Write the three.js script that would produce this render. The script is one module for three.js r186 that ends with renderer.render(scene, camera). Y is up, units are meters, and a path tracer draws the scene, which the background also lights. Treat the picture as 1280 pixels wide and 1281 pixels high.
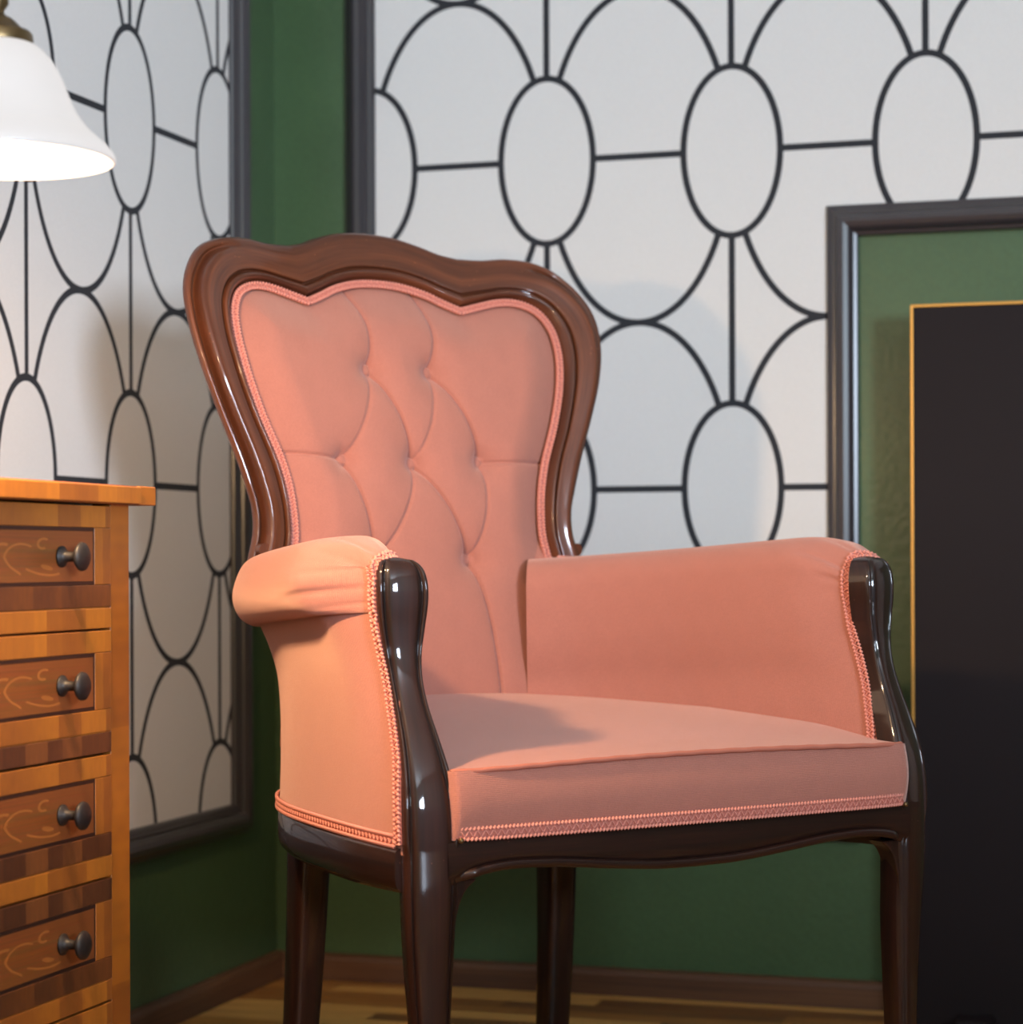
import * as THREE from 'three';
import { RectAreaLightUniformsLib } from 'three/addons/lights/RectAreaLightUniformsLib.js';
import { RoundedBoxGeometry } from 'three/addons/geometries/RoundedBoxGeometry.js';
import { mergeGeometries } from 'three/addons/utils/BufferGeometryUtils.js';

// ---------------------------------------------------------------- camera, light, exposure
const W = 1280, H = 1281, FOCAL = 2868, EYE = 0.66;
const scene = new THREE.Scene();
const renderer = new THREE.WebGLRenderer({ antialias: true });
renderer.toneMapping = THREE.LinearToneMapping;
renderer.toneMappingExposure = 1.0;
renderer.shadowMap.enabled = true;
RectAreaLightUniformsLib.init();
const camera = new THREE.PerspectiveCamera(2 * Math.atan(H / 2 / FOCAL) * 180 / Math.PI, W / H, 0.05, 60);
camera.position.set(0, EYE, 0);
camera.rotation.set(0, 0, -0.2 * Math.PI / 180);
camera.setViewOffset(W, H, 0, -59.5, W, H);
camera.focus = 2.35;
camera.userData.fStop = 5.6;
scene.add(camera);
scene.background = new THREE.Color().setRGB(0.75, 0.87, 1.0);

// the room: a corner at CORNER, x along the back wall, z along the left wall
const CORNER = new THREE.Vector3(-0.3756, 0, -3.65), TURN = -17.4 * Math.PI / 180;
const RX = 4.6, RZ = 7.0, RY = 2.75, WT = 0.12;
const WIN = { z0: 5.1, z1: 6.4, y0: 0.80, y1: 1.95 };                 // the window, in the right wall
const room = (x, y, z) => new THREE.Vector3(x, y, z).applyAxisAngle(new THREE.Vector3(0, 1, 0), TURN).add(CORNER);

const day = new THREE.RectAreaLight(new THREE.Color().setRGB(0.79, 0.93, 1.14), 138, WIN.z1 - WIN.z0 - 0.1, WIN.y1 - WIN.y0 - 0.1);
day.name = 'window_daylight';
day.position.copy(room(RX - 0.01, (WIN.y0 + WIN.y1) / 2, (WIN.z0 + WIN.z1) / 2));
day.rotation.y = TURN + Math.PI / 2;                                   // shines along -x of the room
scene.add(day);

// ---------------------------------------------------------------- helpers
let seed = 7;
const rnd = () => { seed |= 0; seed = seed + 0x6D2B79F5 | 0; let t = Math.imul(seed ^ seed >>> 15, 1 | seed); t = t + Math.imul(t ^ t >>> 7, 61 | t) ^ t; return ((t ^ t >>> 14) >>> 0) / 4294967296; };
const lerp = (a, b, t) => a + (b - a) * t;
const clamp = (x, a = 0, b = 1) => Math.min(b, Math.max(a, x));
const smooth = (a, b, x) => { const t = clamp((x - a) / (b - a)); return t * t * (3 - 2 * t); };
function interp(x, xs, ys) {
  if (x <= xs[0]) return ys[0];
  for (let i = 1; i < xs.length; i++) if (x <= xs[i]) return lerp(ys[i - 1], ys[i], (x - xs[i - 1]) / (xs[i] - xs[i - 1]));
  return ys[ys.length - 1];
}
// smooth interpolation through table (monotone not needed): Catmull-Rom on y
function spline(x, xs, ys) {
  const n = xs.length; if (x <= xs[0]) return ys[0]; if (x >= xs[n - 1]) return ys[n - 1];
  let i = 1; while (x > xs[i]) i++;
  const h = xs[i] - xs[i - 1], t = (x - xs[i - 1]) / h;
  const m = k => k <= 0 ? (ys[1] - ys[0]) / (xs[1] - xs[0]) : k >= n - 1 ? (ys[n - 1] - ys[n - 2]) / (xs[n - 1] - xs[n - 2]) : (ys[k + 1] - ys[k - 1]) / (xs[k + 1] - xs[k - 1]);
  const t2 = t * t, t3 = t2 * t;
  return (2 * t3 - 3 * t2 + 1) * ys[i - 1] + (t3 - 2 * t2 + t) * h * m(i - 1) + (-2 * t3 + 3 * t2) * ys[i] + (t3 - t2) * h * m(i);
}
function grid(nu, nv, fn, { closeU = false } = {}) {      // fn(u, v) -> [x, y, z, s, t]
  const pos = [], uv = [], idx = [];
  for (let j = 0; j <= nv; j++) for (let i = 0; i <= nu; i++) { const p = fn(i / nu, j / nv); pos.push(p[0], p[1], p[2]); uv.push(p[3] ?? i / nu, p[4] ?? j / nv); }
  for (let j = 0; j < nv; j++) for (let i = 0; i < nu; i++) { const a = j * (nu + 1) + i, b = a + 1, c = a + nu + 1, d = c + 1; idx.push(a, b, c, b, d, c); }
  const g = new THREE.BufferGeometry();
  g.setAttribute('position', new THREE.Float32BufferAttribute(pos, 3));
  g.setAttribute('uv', new THREE.Float32BufferAttribute(uv, 2));
  g.setIndex(idx); g.computeVertexNormals();
  if (closeU) { const n = g.attributes.normal; for (let j = 0; j <= nv; j++) { const a = j * (nu + 1), b = a + nu; const v = new THREE.Vector3(n.getX(a) + n.getX(b), n.getY(a) + n.getY(b), n.getZ(a) + n.getZ(b)).normalize(); n.setXYZ(a, v.x, v.y, v.z); n.setXYZ(b, v.x, v.y, v.z); } }
  return g;
}
function merge(list) { return mergeGeometries(list.map(g => { const q = g.index ? g.toNonIndexed() : g; for (const k of Object.keys(q.attributes)) if (!['position', 'normal', 'uv'].includes(k)) q.deleteAttribute(k); return q; })); }
function fan(pts) {                                       // closed flat cap
  const c = pts.reduce((a, p) => [a[0] + p[0] / pts.length, a[1] + p[1] / pts.length, a[2] + p[2] / pts.length], [0, 0, 0]), pos = [], uv = [];
  for (let i = 0; i < pts.length; i++) { const a = pts[i], b = pts[(i + 1) % pts.length]; pos.push(...c, ...a, ...b); uv.push(c[0], c[1], a[0], a[1], b[0], b[1]); }
  const g = new THREE.BufferGeometry(); g.setAttribute('position', new THREE.Float32BufferAttribute(pos, 3)); g.setAttribute('uv', new THREE.Float32BufferAttribute(uv, 2)); g.computeVertexNormals(); return g;
}
const rb = (w, h, d, r = 0.004, x = 0, y = 0, z = 0, seg = 2) => { const g = new RoundedBoxGeometry(w, h, d, seg, Math.min(r, w / 2.01, h / 2.01, d / 2.01)); planar(g); g.translate(x, y, z); return g; };
function planar(g) {                                       // uv in metres from the dominant axis of the normal
  const p = g.attributes.position, n = g.attributes.normal, uv = [];
  for (let i = 0; i < p.count; i++) {
    const ax = Math.abs(n.getX(i)), ay = Math.abs(n.getY(i)), az = Math.abs(n.getZ(i));
    if (ax >= ay && ax >= az) uv.push(p.getZ(i), p.getY(i)); else if (ay >= az) uv.push(p.getX(i), p.getZ(i)); else uv.push(p.getX(i), p.getY(i));
  }
  g.setAttribute('uv', new THREE.Float32BufferAttribute(uv, 2)); return g;
}
function mesh(name, geo, mat, parent, label) {
  const m = new THREE.Mesh(geo, mat); m.name = name; m.castShadow = m.receiveShadow = true; (parent || scene).add(m);
  if (label) m.userData.label = label; return m;
}
function tag(o, label, category, group) { o.userData.label = label; o.userData.category = category; if (group) o.userData.group = group; return o; }
function group(name, pos, turn = 0) { const g = new THREE.Group(); g.name = name; g.position.copy(pos); g.rotation.y = turn; scene.add(g); return g; }
function structure(o, label, category) { o.userData.kind = 'structure'; o.userData.label = label; o.userData.category = category; return o; }
function inRoom(o) { o.position.copy(CORNER); o.rotation.y = TURN; return o; }
function catmull(pts, n, closed = false) { return new THREE.CatmullRomCurve3(pts.map(p => new THREE.Vector3(...p)), closed, 'centripetal').getSpacedPoints(n); }

// value noise for textures
const hash = (x, y, s) => { let h = Math.imul(x, 374761393) + Math.imul(y, 668265263) + Math.imul(s, 1442695041) | 0; h = Math.imul(h ^ h >>> 13, 1274126177); return ((h ^ h >>> 16) >>> 0) / 4294967296; };
function vnoise(x, y, px, py, s) {
  const xi = Math.floor(x), yi = Math.floor(y), fx = x - xi, fy = y - yi, u = fx * fx * (3 - 2 * fx), v = fy * fy * (3 - 2 * fy);
  const m = (a, p) => ((a % p) + p) % p;
  const a = hash(m(xi, px), m(yi, py), s), b = hash(m(xi + 1, px), m(yi, py), s), c = hash(m(xi, px), m(yi + 1, py), s), d = hash(m(xi + 1, px), m(yi + 1, py), s);
  return lerp(lerp(a, b, u), lerp(c, d, u), v);
}
function dataTex(w, h, fn, metresX, metresY, srgb = true) {
  const d = new Uint8Array(w * h * 4);
  for (let j = 0; j < h; j++) for (let i = 0; i < w; i++) { const c = fn(i / w, j / h, i, j), k = (j * w + i) * 4; d[k] = clamp(c[0], 0, 255); d[k + 1] = clamp(c[1], 0, 255); d[k + 2] = clamp(c[2], 0, 255); d[k + 3] = 255; }
  const t = new THREE.DataTexture(d, w, h); t.wrapS = t.wrapT = THREE.RepeatWrapping; t.magFilter = THREE.LinearFilter; t.minFilter = THREE.LinearMipmapLinearFilter; t.generateMipmaps = true;
  t.repeat.set(1 / metresX, 1 / metresY); if (srgb) t.colorSpace = THREE.SRGBColorSpace; t.needsUpdate = true; return t;
}
function woodTex(base, dark, { w = 256, h = 512, mx = 0.12, my = 0.6, sx = 24, sy = 3, s = 1, speck = 0 } = {}) {   // grain runs along v
  return dataTex(w, h, (u, v) => {
    const warp = vnoise(u * 3, v * 4, 3, 4, s + 5) * 0.6;
    let g = 0.5 * vnoise(u * sx + warp * 4, v * sy, sx, sy, s) + 0.3 * vnoise(u * sx * 3, v * sy * 4, sx * 3, sy * 4, s + 1) + 0.35 * vnoise(u * 4, v * 3, 4, 3, s + 2) - 0.1;
    g = clamp(g); const fine = 1 + 0.08 * (vnoise(u * w / 2, v * h / 12, w / 2, Math.floor(h / 12), s + 3) - 0.5);
    let c = [0, 1, 2].map(k => lerp(dark[k], base[k], g) * fine);
    if (speck && vnoise(u * 90, v * 260, 90, 260, s + 9) > 1 - speck) c = c.map(q => q * 1.9 + 30);
    return c;
  }, mx, my);
}
// ---------------------------------------------------------------- materials
const std = (o) => new THREE.MeshStandardMaterial(o), phys = (o) => new THREE.MeshPhysicalMaterial(o);
const ribColor = (c, rough) => dataTex(256, 256, (u, v) => {
  const rib = Math.sin(v * 32 * 2 * Math.PI) * 0.5 + 0.5, f = 0.93 + 0.07 * rib + 0.07 * (vnoise(u * 128, v * 64, 128, 64, 3) - 0.5) + 0.02 * (vnoise(u * 4, v * 4, 4, 4, 4) - 0.5);
  return c.map(q => q * f);
}, 0.056, 0.056);
const ribBump = dataTex(256, 256, (u, v) => { const r = 160 + 60 * Math.sin(v * 32 * 2 * Math.PI) + 70 * (vnoise(u * 128, v * 64, 128, 64, 3) - 0.5); return [r, r, r]; }, 0.056, 0.056, false);
const pink = [174, 111, 95];
const M = {
  fabric: phys({ map: ribColor(pink), bumpMap: ribBump, bumpScale: 0.0005, roughness: 0.95, sheen: 1.0, sheenRoughness: 1.0, sheenColor: new THREE.Color(1.0, 0.68, 0.58) }),
  braid: std({ color: new THREE.Color().setStyle('rgb(208,136,120)'), roughness: 0.9 }),
  braidBase: std({ color: new THREE.Color().setStyle('rgb(180,108,94)'), roughness: 0.95 }),
  piping: std({ color: new THREE.Color().setStyle('rgb(176,104,84)'), roughness: 0.95 }),
  mahogany: phys({ map: woodTex([112, 61, 35], [62, 32, 19], { s: 11, speck: 0.012 }), roughness: 0.5, specularIntensity: 0.5, clearcoat: 0.6, clearcoatRoughness: 0.09 }),
  mahoganyDark: phys({ map: woodTex([54, 27, 18], [26, 14, 11], { s: 21, speck: 0.012 }), roughness: 0.5, specularIntensity: 0.3, clearcoat: 0.65, clearcoatRoughness: 0.05 }),
  green: std({ map: dataTex(512, 512, (u, v) => { const n = 0.9 + 0.1 * vnoise(u * 8, v * 8, 8, 8, 31) + 0.06 * vnoise(u * 200, v * 200, 200, 200, 32); return [67 * n, 91 * n, 58 * n]; }, 0.8, 0.8), bumpMap: dataTex(256, 256, (u, v) => { const n = 255 * (0.6 * vnoise(u * 60, v * 60, 60, 60, 33) + 0.4 * vnoise(u * 20, v * 20, 20, 20, 34)); return [n, n, n]; }, 0.4, 0.4, false), bumpScale: 0.0005, roughness: 0.42 }),
  moulding: phys({ color: new THREE.Color().setStyle('rgb(50,45,48)'), roughness: 0.32, clearcoat: 0.4, clearcoatRoughness: 0.2 }),
  baseboard: std({ map: woodTex([112, 74, 44], [66, 40, 26], { s: 41, mx: 0.08, my: 0.9 }), roughness: 0.55 }),
  white: std({ color: new THREE.Color().setStyle('rgb(238,236,231)'), roughness: 0.9 }),
  brass: std({ color: new THREE.Color().setStyle('rgb(112,92,62)'), metalness: 0.85, roughness: 0.38 }),
  gold: std({ color: new THREE.Color().setStyle('rgb(214,160,80)'), metalness: 0.6, roughness: 0.4 }),
  black: phys({ color: new THREE.Color().setStyle('rgb(31,24,25)'), roughness: 0.6, specularIntensity: 0.3 }),
  knob: phys({ color: new THREE.Color().setStyle('rgb(19,14,15)'), roughness: 0.6, clearcoat: 0.1, clearcoatRoughness: 0.25 }),
  stringing: std({ color: new THREE.Color().setStyle('rgb(44,24,18)'), roughness: 0.5 }),
  gap: std({ color: new THREE.Color().setStyle('rgb(38,22,16)'), roughness: 0.8 }),
};
// fruitwood veneer: cross-banded pieces of different tone, laid side by side along s
function veneerTex(light, dark, s, { len = 0.5, n = 14, contrast = 0.42, along = true } = {}) {
  const edges = [0]; let q = s * 977; for (let i = 1; i < n; i++) edges.push((i + (hash(i, q, 1) - 0.5) * 0.8) / n); edges.push(1);
  const tone = edges.map((_, i) => hash(i, q, 2));
  return dataTex(512, 128, (a, b) => {
    let k = 0; while (k < n - 1 && a > edges[k + 1]) k++;
    const f = clamp((a - edges[k]) / (edges[k + 1] - edges[k]));
    const grain = 0.6 * vnoise(a * 150, b * 3, 150, 3, s) + 0.4 * vnoise(a * 40, b * 2, 40, 2, s + 1);
    const t = clamp(0.5 + (tone[k] - 0.5) * 1.7 * contrast + (grain - 0.5) * 0.35 - 0.12 * f);
    return [0, 1, 2].map(c => lerp(dark[c], light[c], t));
  }, len, 0.03);
}
const LIGHTV = [182, 114, 36], MIDV = [136, 78, 30], DEEPV = [62, 34, 22];
const lacq = map => phys({ map, roughness: 0.45, clearcoat: 0.35, clearcoatRoughness: 0.3 });
M.vLight = lacq(veneerTex(LIGHTV, MIDV, 3)); M.vLight2 = lacq(veneerTex(LIGHTV, MIDV, 8)); M.vDark = lacq(veneerTex(MIDV, DEEPV, 5)); M.vDark2 = lacq(veneerTex([128, 76, 36], DEEPV, 9));
M.vPanel = lacq(woodTex([146, 82, 34], [102, 56, 24], { s: 51, mx: 0.2, my: 0.3, sx: 10 }));
M.vStile = lacq(dataTex(64, 512, (u, v) => { const k = Math.floor(v * 9), t = clamp(hash(k, 5, 61) * 0.75 + 0.3 * vnoise(u * 2, v * 90, 2, 90, 62)); return [0, 1, 2].map(c => lerp([124, 68, 24][c], [180, 108, 30][c], t)); }, 0.04, 0.74));

// ---------------------------------------------------------------- the room shell
function wallBox(x0, x1, y0, y1, z0, z1) { const g = new THREE.BoxGeometry(x1 - x0, y1 - y0, z1 - z0); g.translate((x0 + x1) / 2, (y0 + y1) / 2, (z0 + z1) / 2); return planar(g); }
const wallBack = inRoom(structure(mesh('wall_back', wallBox(-WT, RX + WT, 0, RY, -WT, 0), M.green), 'dark green painted wall behind the armchair', 'wall'));
const wallLeft = inRoom(structure(mesh('wall_left', wallBox(-WT, 0, 0, RY, 0, RZ + WT), M.green), 'dark green painted wall behind the chest of drawers', 'wall'));
inRoom(structure(mesh('wall_right', merge([wallBox(RX, RX + WT, 0, RY, 0, WIN.z0), wallBox(RX, RX + WT, 0, RY, WIN.z1, RZ), wallBox(RX, RX + WT, 0, WIN.y0, WIN.z0, WIN.z1), wallBox(RX, RX + WT, WIN.y1, RY, WIN.z0, WIN.z1)]), M.green), 'green wall with the window opposite the chest of drawers', 'wall'));
inRoom(structure(mesh('wall_rear', wallBox(0, RX + WT, 0, RY, RZ, RZ + WT), M.green), 'plain green wall opposite the armchair', 'wall'));
inRoom(structure(mesh('ceiling', wallBox(-WT, RX + WT, RY, RY + WT, -WT, RZ + WT), M.white), 'plain pale ceiling of the room', 'ceiling'));
{ // window in the right wall
  const w = inRoom(group('window_1', CORNER, TURN)); structure(w, 'white framed window that lets the daylight in', 'window');
  const { z0, z1, y0, y1 } = WIN, x = RX + 0.06, t = 0.05, zm = (z0 + z1) / 2, fr = (a, b, c, d) => wallBox(x - 0.03, x + 0.03, c, d, a, b);
  mesh('window_frame', merge([fr(z0, z0 + t, y0, y1), fr(z1 - t, z1, y0, y1), fr(z0 + t, z1 - t, y0, y0 + t), fr(z0 + t, z1 - t, y1 - t, y1), fr(zm - 0.025, zm + 0.025, y0 + t, y1 - t)]), M.white, w);
  const glass = phys({ color: 0xffffff, transmission: 1, roughness: 0, thickness: 0, ior: 1.5 });
  for (const [a, b] of [[z0 + t, zm - 0.025], [zm + 0.025, z1 - t]]) mesh('pane', wallBox(x - 0.002, x + 0.002, y0 + t, y1 - t, a, b), glass, w);
}
// floor of narrow oak strips, laid parallel to the back wall
{
  const floor = inRoom(structure(mesh('floor', wallBox(-WT, RX + WT, -0.14, -0.012, -WT, RZ + WT), M.gap), 'narrow strip oak parquet floor under the armchair', 'floor'));
  const tones = [[[192, 136, 60], [138, 90, 40]], [[168, 114, 50], [116, 74, 36]], [[226, 180, 98], [176, 124, 62]], [[140, 92, 44], [96, 60, 30]], [[182, 126, 56], [128, 82, 38]]];
  const mats = tones.map((t, i) => phys({ map: woodTex(t[0], t[1], { s: 70 + i, w: 128, h: 512, mx: 0.07, my: 0.5, sx: 10, sy: 2 }), roughness: 0.42, clearcoat: 0.3, clearcoatRoughness: 0.3 }));
  const PW = 0.048, lens = [0.3, 0.42, 0.54], geos = {};
  const boardGeo = (L) => geos[L] ??= (() => { const g = new THREE.BoxGeometry(L - 0.001, 0.012, PW - 0.0012); const p = g.attributes.position, uv = []; for (let i = 0; i < p.count; i++) uv.push(p.getZ(i), p.getX(i)); g.setAttribute('uv', new THREE.Float32BufferAttribute(uv, 2)); return g; })();
  const rest = mats.map(() => []); let n = 0;
  for (let r = 0; r * PW < RZ; r++) {
    let x = -rnd() * 0.4;
    while (x < RX) {
      const L = lens[Math.floor(rnd() * 3)], k = Math.floor(rnd() * 5), z = (r + 0.5) * PW, cx = x + L / 2, dy = -0.006 - rnd() * 0.0006;
      if (cx > -0.2 && x + L > 0.0) {
        const x0 = Math.max(x, 0), x1 = Math.min(x + L, RX); let g = boardGeo(L);
        if (x0 !== x || x1 !== x + L) { g = boardGeo(L).clone(); g.scale((x1 - x0) / L, 1, 1); }
        if (z < 1.0 && x0 < 1.9) { const m = mesh(n ? 'plank_' + String(n).padStart(3, '0') : 'plank', g, mats[k], floor); m.position.set((x0 + x1) / 2, dy, z); n++; }
        else { const q = g.clone(); q.translate((x0 + x1) / 2, dy, z); rest[k].push(q); }
      }
      x += L;
    }
  }
  rest.forEach((list, i) => { if (list.length) mesh('planks', merge(list), mats[i], floor).userData.kind = 'stuff'; });
}
// baseboards
{
  const prof = (len) => { const s = new THREE.Shape(); s.moveTo(0, 0); s.lineTo(0.018, 0); s.lineTo(0.018, 0.03); s.quadraticCurveTo(0.017, 0.038, 0.008, 0.04); s.lineTo(0, 0.04); s.closePath(); const g = new THREE.ExtrudeGeometry(s, { depth: len, bevelEnabled: false, curveSegments: 6 }); const p = g.attributes.position, uv = []; for (let i = 0; i < p.count; i++) uv.push(p.getX(i) + p.getY(i), p.getZ(i)); g.setAttribute('uv', new THREE.Float32BufferAttribute(uv, 2)); return g; };
  inRoom(structure(mesh('baseboard_left', prof(RZ), M.baseboard), 'low brown wooden skirting along the left wall', 'baseboard'));
  const gb = prof(RX - 0.018); gb.rotateY(Math.PI / 2); gb.scale(1, 1, -1); gb.translate(0.018, 0, 0);
  const idx = gb.attributes.position; for (let i = 0; i < idx.count; i += 3) { for (const a of [gb.attributes.position, gb.attributes.uv]) { const n = a.itemSize; for (let k = 0; k < n; k++) { const t = a.array[(i + 1) * n + k]; a.array[(i + 1) * n + k] = a.array[(i + 2) * n + k]; a.array[(i + 2) * n + k] = t; } } } gb.computeVertexNormals();
  inRoom(structure(mesh('baseboard_back', gb, M.baseboard), 'low brown wooden skirting along the wall behind the armchair', 'baseboard'));
}
// wallpaper: printed ovals, lines 9 mm wide, repeat 288 x 504 mm
const PA = 0.288, PB = 0.504;
function paperTex() {
  const w = 1024, h = 1792, cv = document.createElement('canvas'); cv.width = w; cv.height = h;
  const c = cv.getContext('2d'); c.fillStyle = 'rgb(219,214,208)'; c.fillRect(0, 0, w, h);
  const k = w / PA, sx = 0.0735 * k, sy = 0.1265 * k;
  c.strokeStyle = 'rgb(38,38,42)'; c.lineWidth = 0.0098 * k;
  const ell = (x, y, rx, ry) => { c.beginPath(); c.ellipse(x, y, rx, ry, 0, 0, Math.PI * 2); c.stroke(); };
  for (const x of [0, w]) { ell(x, h / 2, w / 2 * 0.985, h / 2); }
  c.beginPath(); c.moveTo(w / 2, 0); c.lineTo(w / 2, h); c.moveTo(0, h / 2); c.lineTo(w, h / 2); c.stroke();
  c.fillStyle = 'rgb(219,214,208)'; c.beginPath(); c.ellipse(w / 2, h / 2, sx, sy, 0, 0, Math.PI * 2); c.fill(); ell(w / 2, h / 2, sx, sy);
  const d = c.getImageData(0, 0, w, h);
  for (let j = 0; j < h; j++) for (let i = 0; i < w; i++) { const q = (j * w + i) * 4, f = 0.985 + 0.03 * (vnoise(i / 2, j / 5, w / 2, Math.floor(h / 5), 91) - 0.5) + 0.02 * (vnoise(i / 6, j / 2, Math.floor(w / 6), h / 2, 92) - 0.5) ; for (let e = 0; e < 3; e++) d.data[q + e] *= f; }
  c.putImageData(d, 0, 0);
  const t = new THREE.CanvasTexture(cv); t.wrapS = t.wrapT = THREE.RepeatWrapping; t.colorSpace = THREE.SRGBColorSpace; t.anisotropy = 8; return t;
}
{
  const base = paperTex();
  const weave = dataTex(256, 256, (u, v) => { const r = 255 * (0.5 * vnoise(u * 128, v * 20, 128, 20, 95) + 0.5 * vnoise(u * 20, v * 128, 20, 128, 96)); return [r, r, r]; }, 0.06, 0.06, false);
  const paper = (off) => { const t = base.clone(); t.needsUpdate = true; t.repeat.set(1 / PA, 1 / PB); t.offset.set(-off / PA + 0.5, -1.270 / PB + 0.5); return std({ map: t, roughness: 0.85, bumpMap: weave, bumpScale: 0.0003 }); };
  const NX0 = 0.907, NX1 = 2.35, NY = 1.157, B = 0.267, T = 2.52, BX0 = 0.15, BX1 = 4.4, LZ0 = 0.155, LZ1 = 4.9;
  // back wall: an L-shaped field round the green recess
  const outline = [[BX0, B], [NX0, B], [NX0, NY], [NX1, NY], [NX1, B], [BX1, B], [BX1, T], [BX0, T]];
  const sh = new THREE.Shape(outline.map(p => new THREE.Vector2(...p)));
  const g1 = new THREE.ExtrudeGeometry(sh, { depth: 0.002, bevelEnabled: false }); planar(g1);
  mesh('wallpaper', g1, paper(0.741), wallBack, 'off-white wallpaper printed with black linked ovals');
  const g2 = wallBox(0, 0.002, B, T, LZ0, LZ1);           // uv from planar: (z, y)
  mesh('wallpaper', g2, paper(0.5055), wallLeft, 'off-white wallpaper printed with black linked ovals');
  // mouldings swept with mitred corners, centred on the edge of the paper
  const prof = [[-0.024, 0], [-0.024, 0.009], [-0.0225, 0.012], [-0.018, 0.0135], [-0.016, 0.0185], [-0.011, 0.023], [-0.004, 0.025], [0.003, 0.0235], [0.008, 0.0185], [0.0095, 0.0145], [0.0125, 0.0145], [0.0145, 0.0125], [0.018, 0.0115], [0.0215, 0.0085], [0.023, 0.005], [0.023, 0]];
  const sweep = (poly, toWorld) => {                       // poly counter-clockwise, n > 0 is inside
    const N = poly.length, list = [];
    const mitre = poly.map((p, i) => { const a = poly[(i + N - 1) % N], b = poly[(i + 1) % N]; const d1 = new THREE.Vector2(p[0] - a[0], p[1] - a[1]).normalize(), d2 = new THREE.Vector2(b[0] - p[0], b[1] - p[1]).normalize(); const n1 = new THREE.Vector2(-d1.y, d1.x), n2 = new THREE.Vector2(-d2.y, d2.x); const m = n1.clone().add(n2); return m.multiplyScalar(1 / (1 + n1.dot(n2))); });
    for (let i = 0; i < N; i++) {
      const j = (i + 1) % N, pos = [], P = (k, [n, h]) => toWorld(poly[k][0] + mitre[k].x * n, poly[k][1] + mitre[k].y * n, h);
      for (let q = 0; q < prof.length - 1; q++) { const a = P(i, prof[q]), b = P(j, prof[q]), c = P(i, prof[q + 1]), d = P(j, prof[q + 1]); pos.push(...a, ...b, ...c, ...b, ...d, ...c); }
      const g = new THREE.BufferGeometry(); g.setAttribute('position', new THREE.Float32BufferAttribute(pos, 3)); g.computeVertexNormals(); planar(g); list.push(g);
    }
    return list;
  };
  const t1 = inRoom(group('trim_1', CORNER, TURN)); structure(t1, 'black picture moulding framing the wallpaper behind the armchair', 'moulding');
  sweep(outline, (x, y, h) => [x, y, h + 0.0005]).forEach(g => mesh('moulding', g, M.moulding, t1));
  const t2 = inRoom(group('trim_2', CORNER, TURN)); structure(t2, 'black picture moulding framing the wallpaper beside the lamp', 'moulding');
  sweep([[LZ0, B], [LZ1, B], [LZ1, T], [LZ0, T]], (z, y, h) => [h + 0.0005, y, z]).forEach(g => mesh('moulding', g, M.moulding, t2));
}

// ---------------------------------------------------------------- the armchair
const PHI = 33 * Math.PI / 180;
const chair = tag(group('armchair', new THREE.Vector3(0.037, 0, -2.527), PHI), 'button-backed armchair in salmon pink fabric with carved dark wooden frame', 'armchair');
const backZ = (x, y) => spline(y, [0.40, 0.55, 0.70, 0.775, 0.889, 0.987, 1.07], [-0.228, -0.254, -0.278, -0.2926, -0.3265, -0.372, -0.414]) + interp(y, [0.5, 0.69, 0.83, 0.95, 1.05], [0, 0.2, 0.4, 0.62, 0.75]) * x * x;
function braid(path, normals, width = 0.011) {              // path: Vector3[], normals: Vector3[] -> [ribbon, loops]
  const n = path.length, T = path.map((p, i) => path[Math.min(n - 1, i + 1)].clone().sub(path[Math.max(0, i - 1)]).normalize());
  const S = path.map((p, i) => new THREE.Vector3().crossVectors(normals[i], T[i]).normalize());
  const ribbon = grid(n - 1, 6, (u, v) => { const i = Math.round(u * (n - 1)), a = v * 2 - 1; const p = path[i].clone().addScaledVector(S[i], a * width / 2).addScaledVector(normals[i], 0.0018 * (1 - a ** 4)); return [p.x, p.y, p.z]; });
  const list = []; let acc = 0; const len = path.map((p, i) => i ? (acc += p.distanceTo(path[i - 1])) : 0);
  const pitch = 0.0042, at = (s) => { let i = 1; while (i < n - 1 && len[i] < s) i++; const t = clamp((s - len[i - 1]) / (len[i] - len[i - 1])); return [path[i - 1].clone().lerp(path[i], t), T[i], S[i], normals[i]]; };
  const steps = Math.max(8, Math.round(acc / pitch * 6));
  for (const [row, ph, rad] of [[-1, 0, 0.0014], [1, 0.5, 0.0014], [0, 0.25, 0.0009]]) {
    const samples = []; for (let i = 0; i <= steps; i++) samples.push(at(acc * i / steps));
    list.push(grid(6, steps, (u, v) => {
      const i = Math.round(v * steps), [p, , s, nn] = samples[i], w = 2 * Math.PI * (acc * v / pitch + ph), R = rad * (1 + 0.45 * Math.cos(w));
      const side = row * (width / 2 - 0.0016) + (row ? 0.0006 * Math.sin(w) : 0.0022 * Math.sin(w * 0.5)), a = u * 2 * Math.PI;
      const q = p.clone().addScaledVector(s, side + R * Math.cos(a) * 1.1).addScaledVector(nn, 0.0024 + R * Math.sin(a)); return [q.x, q.y, q.z];
    }, { closeU: true }));
  }
  return [ribbon, merge(list)];
}
function addBraid(name, path, normals, parent, width) { const [r, l] = braid(path, normals, width); const m = mesh(name, l, M.braid, parent, 'pink woven braid trim'); mesh('braid_ribbon', r, M.braidBase, m); return m; }

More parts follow.
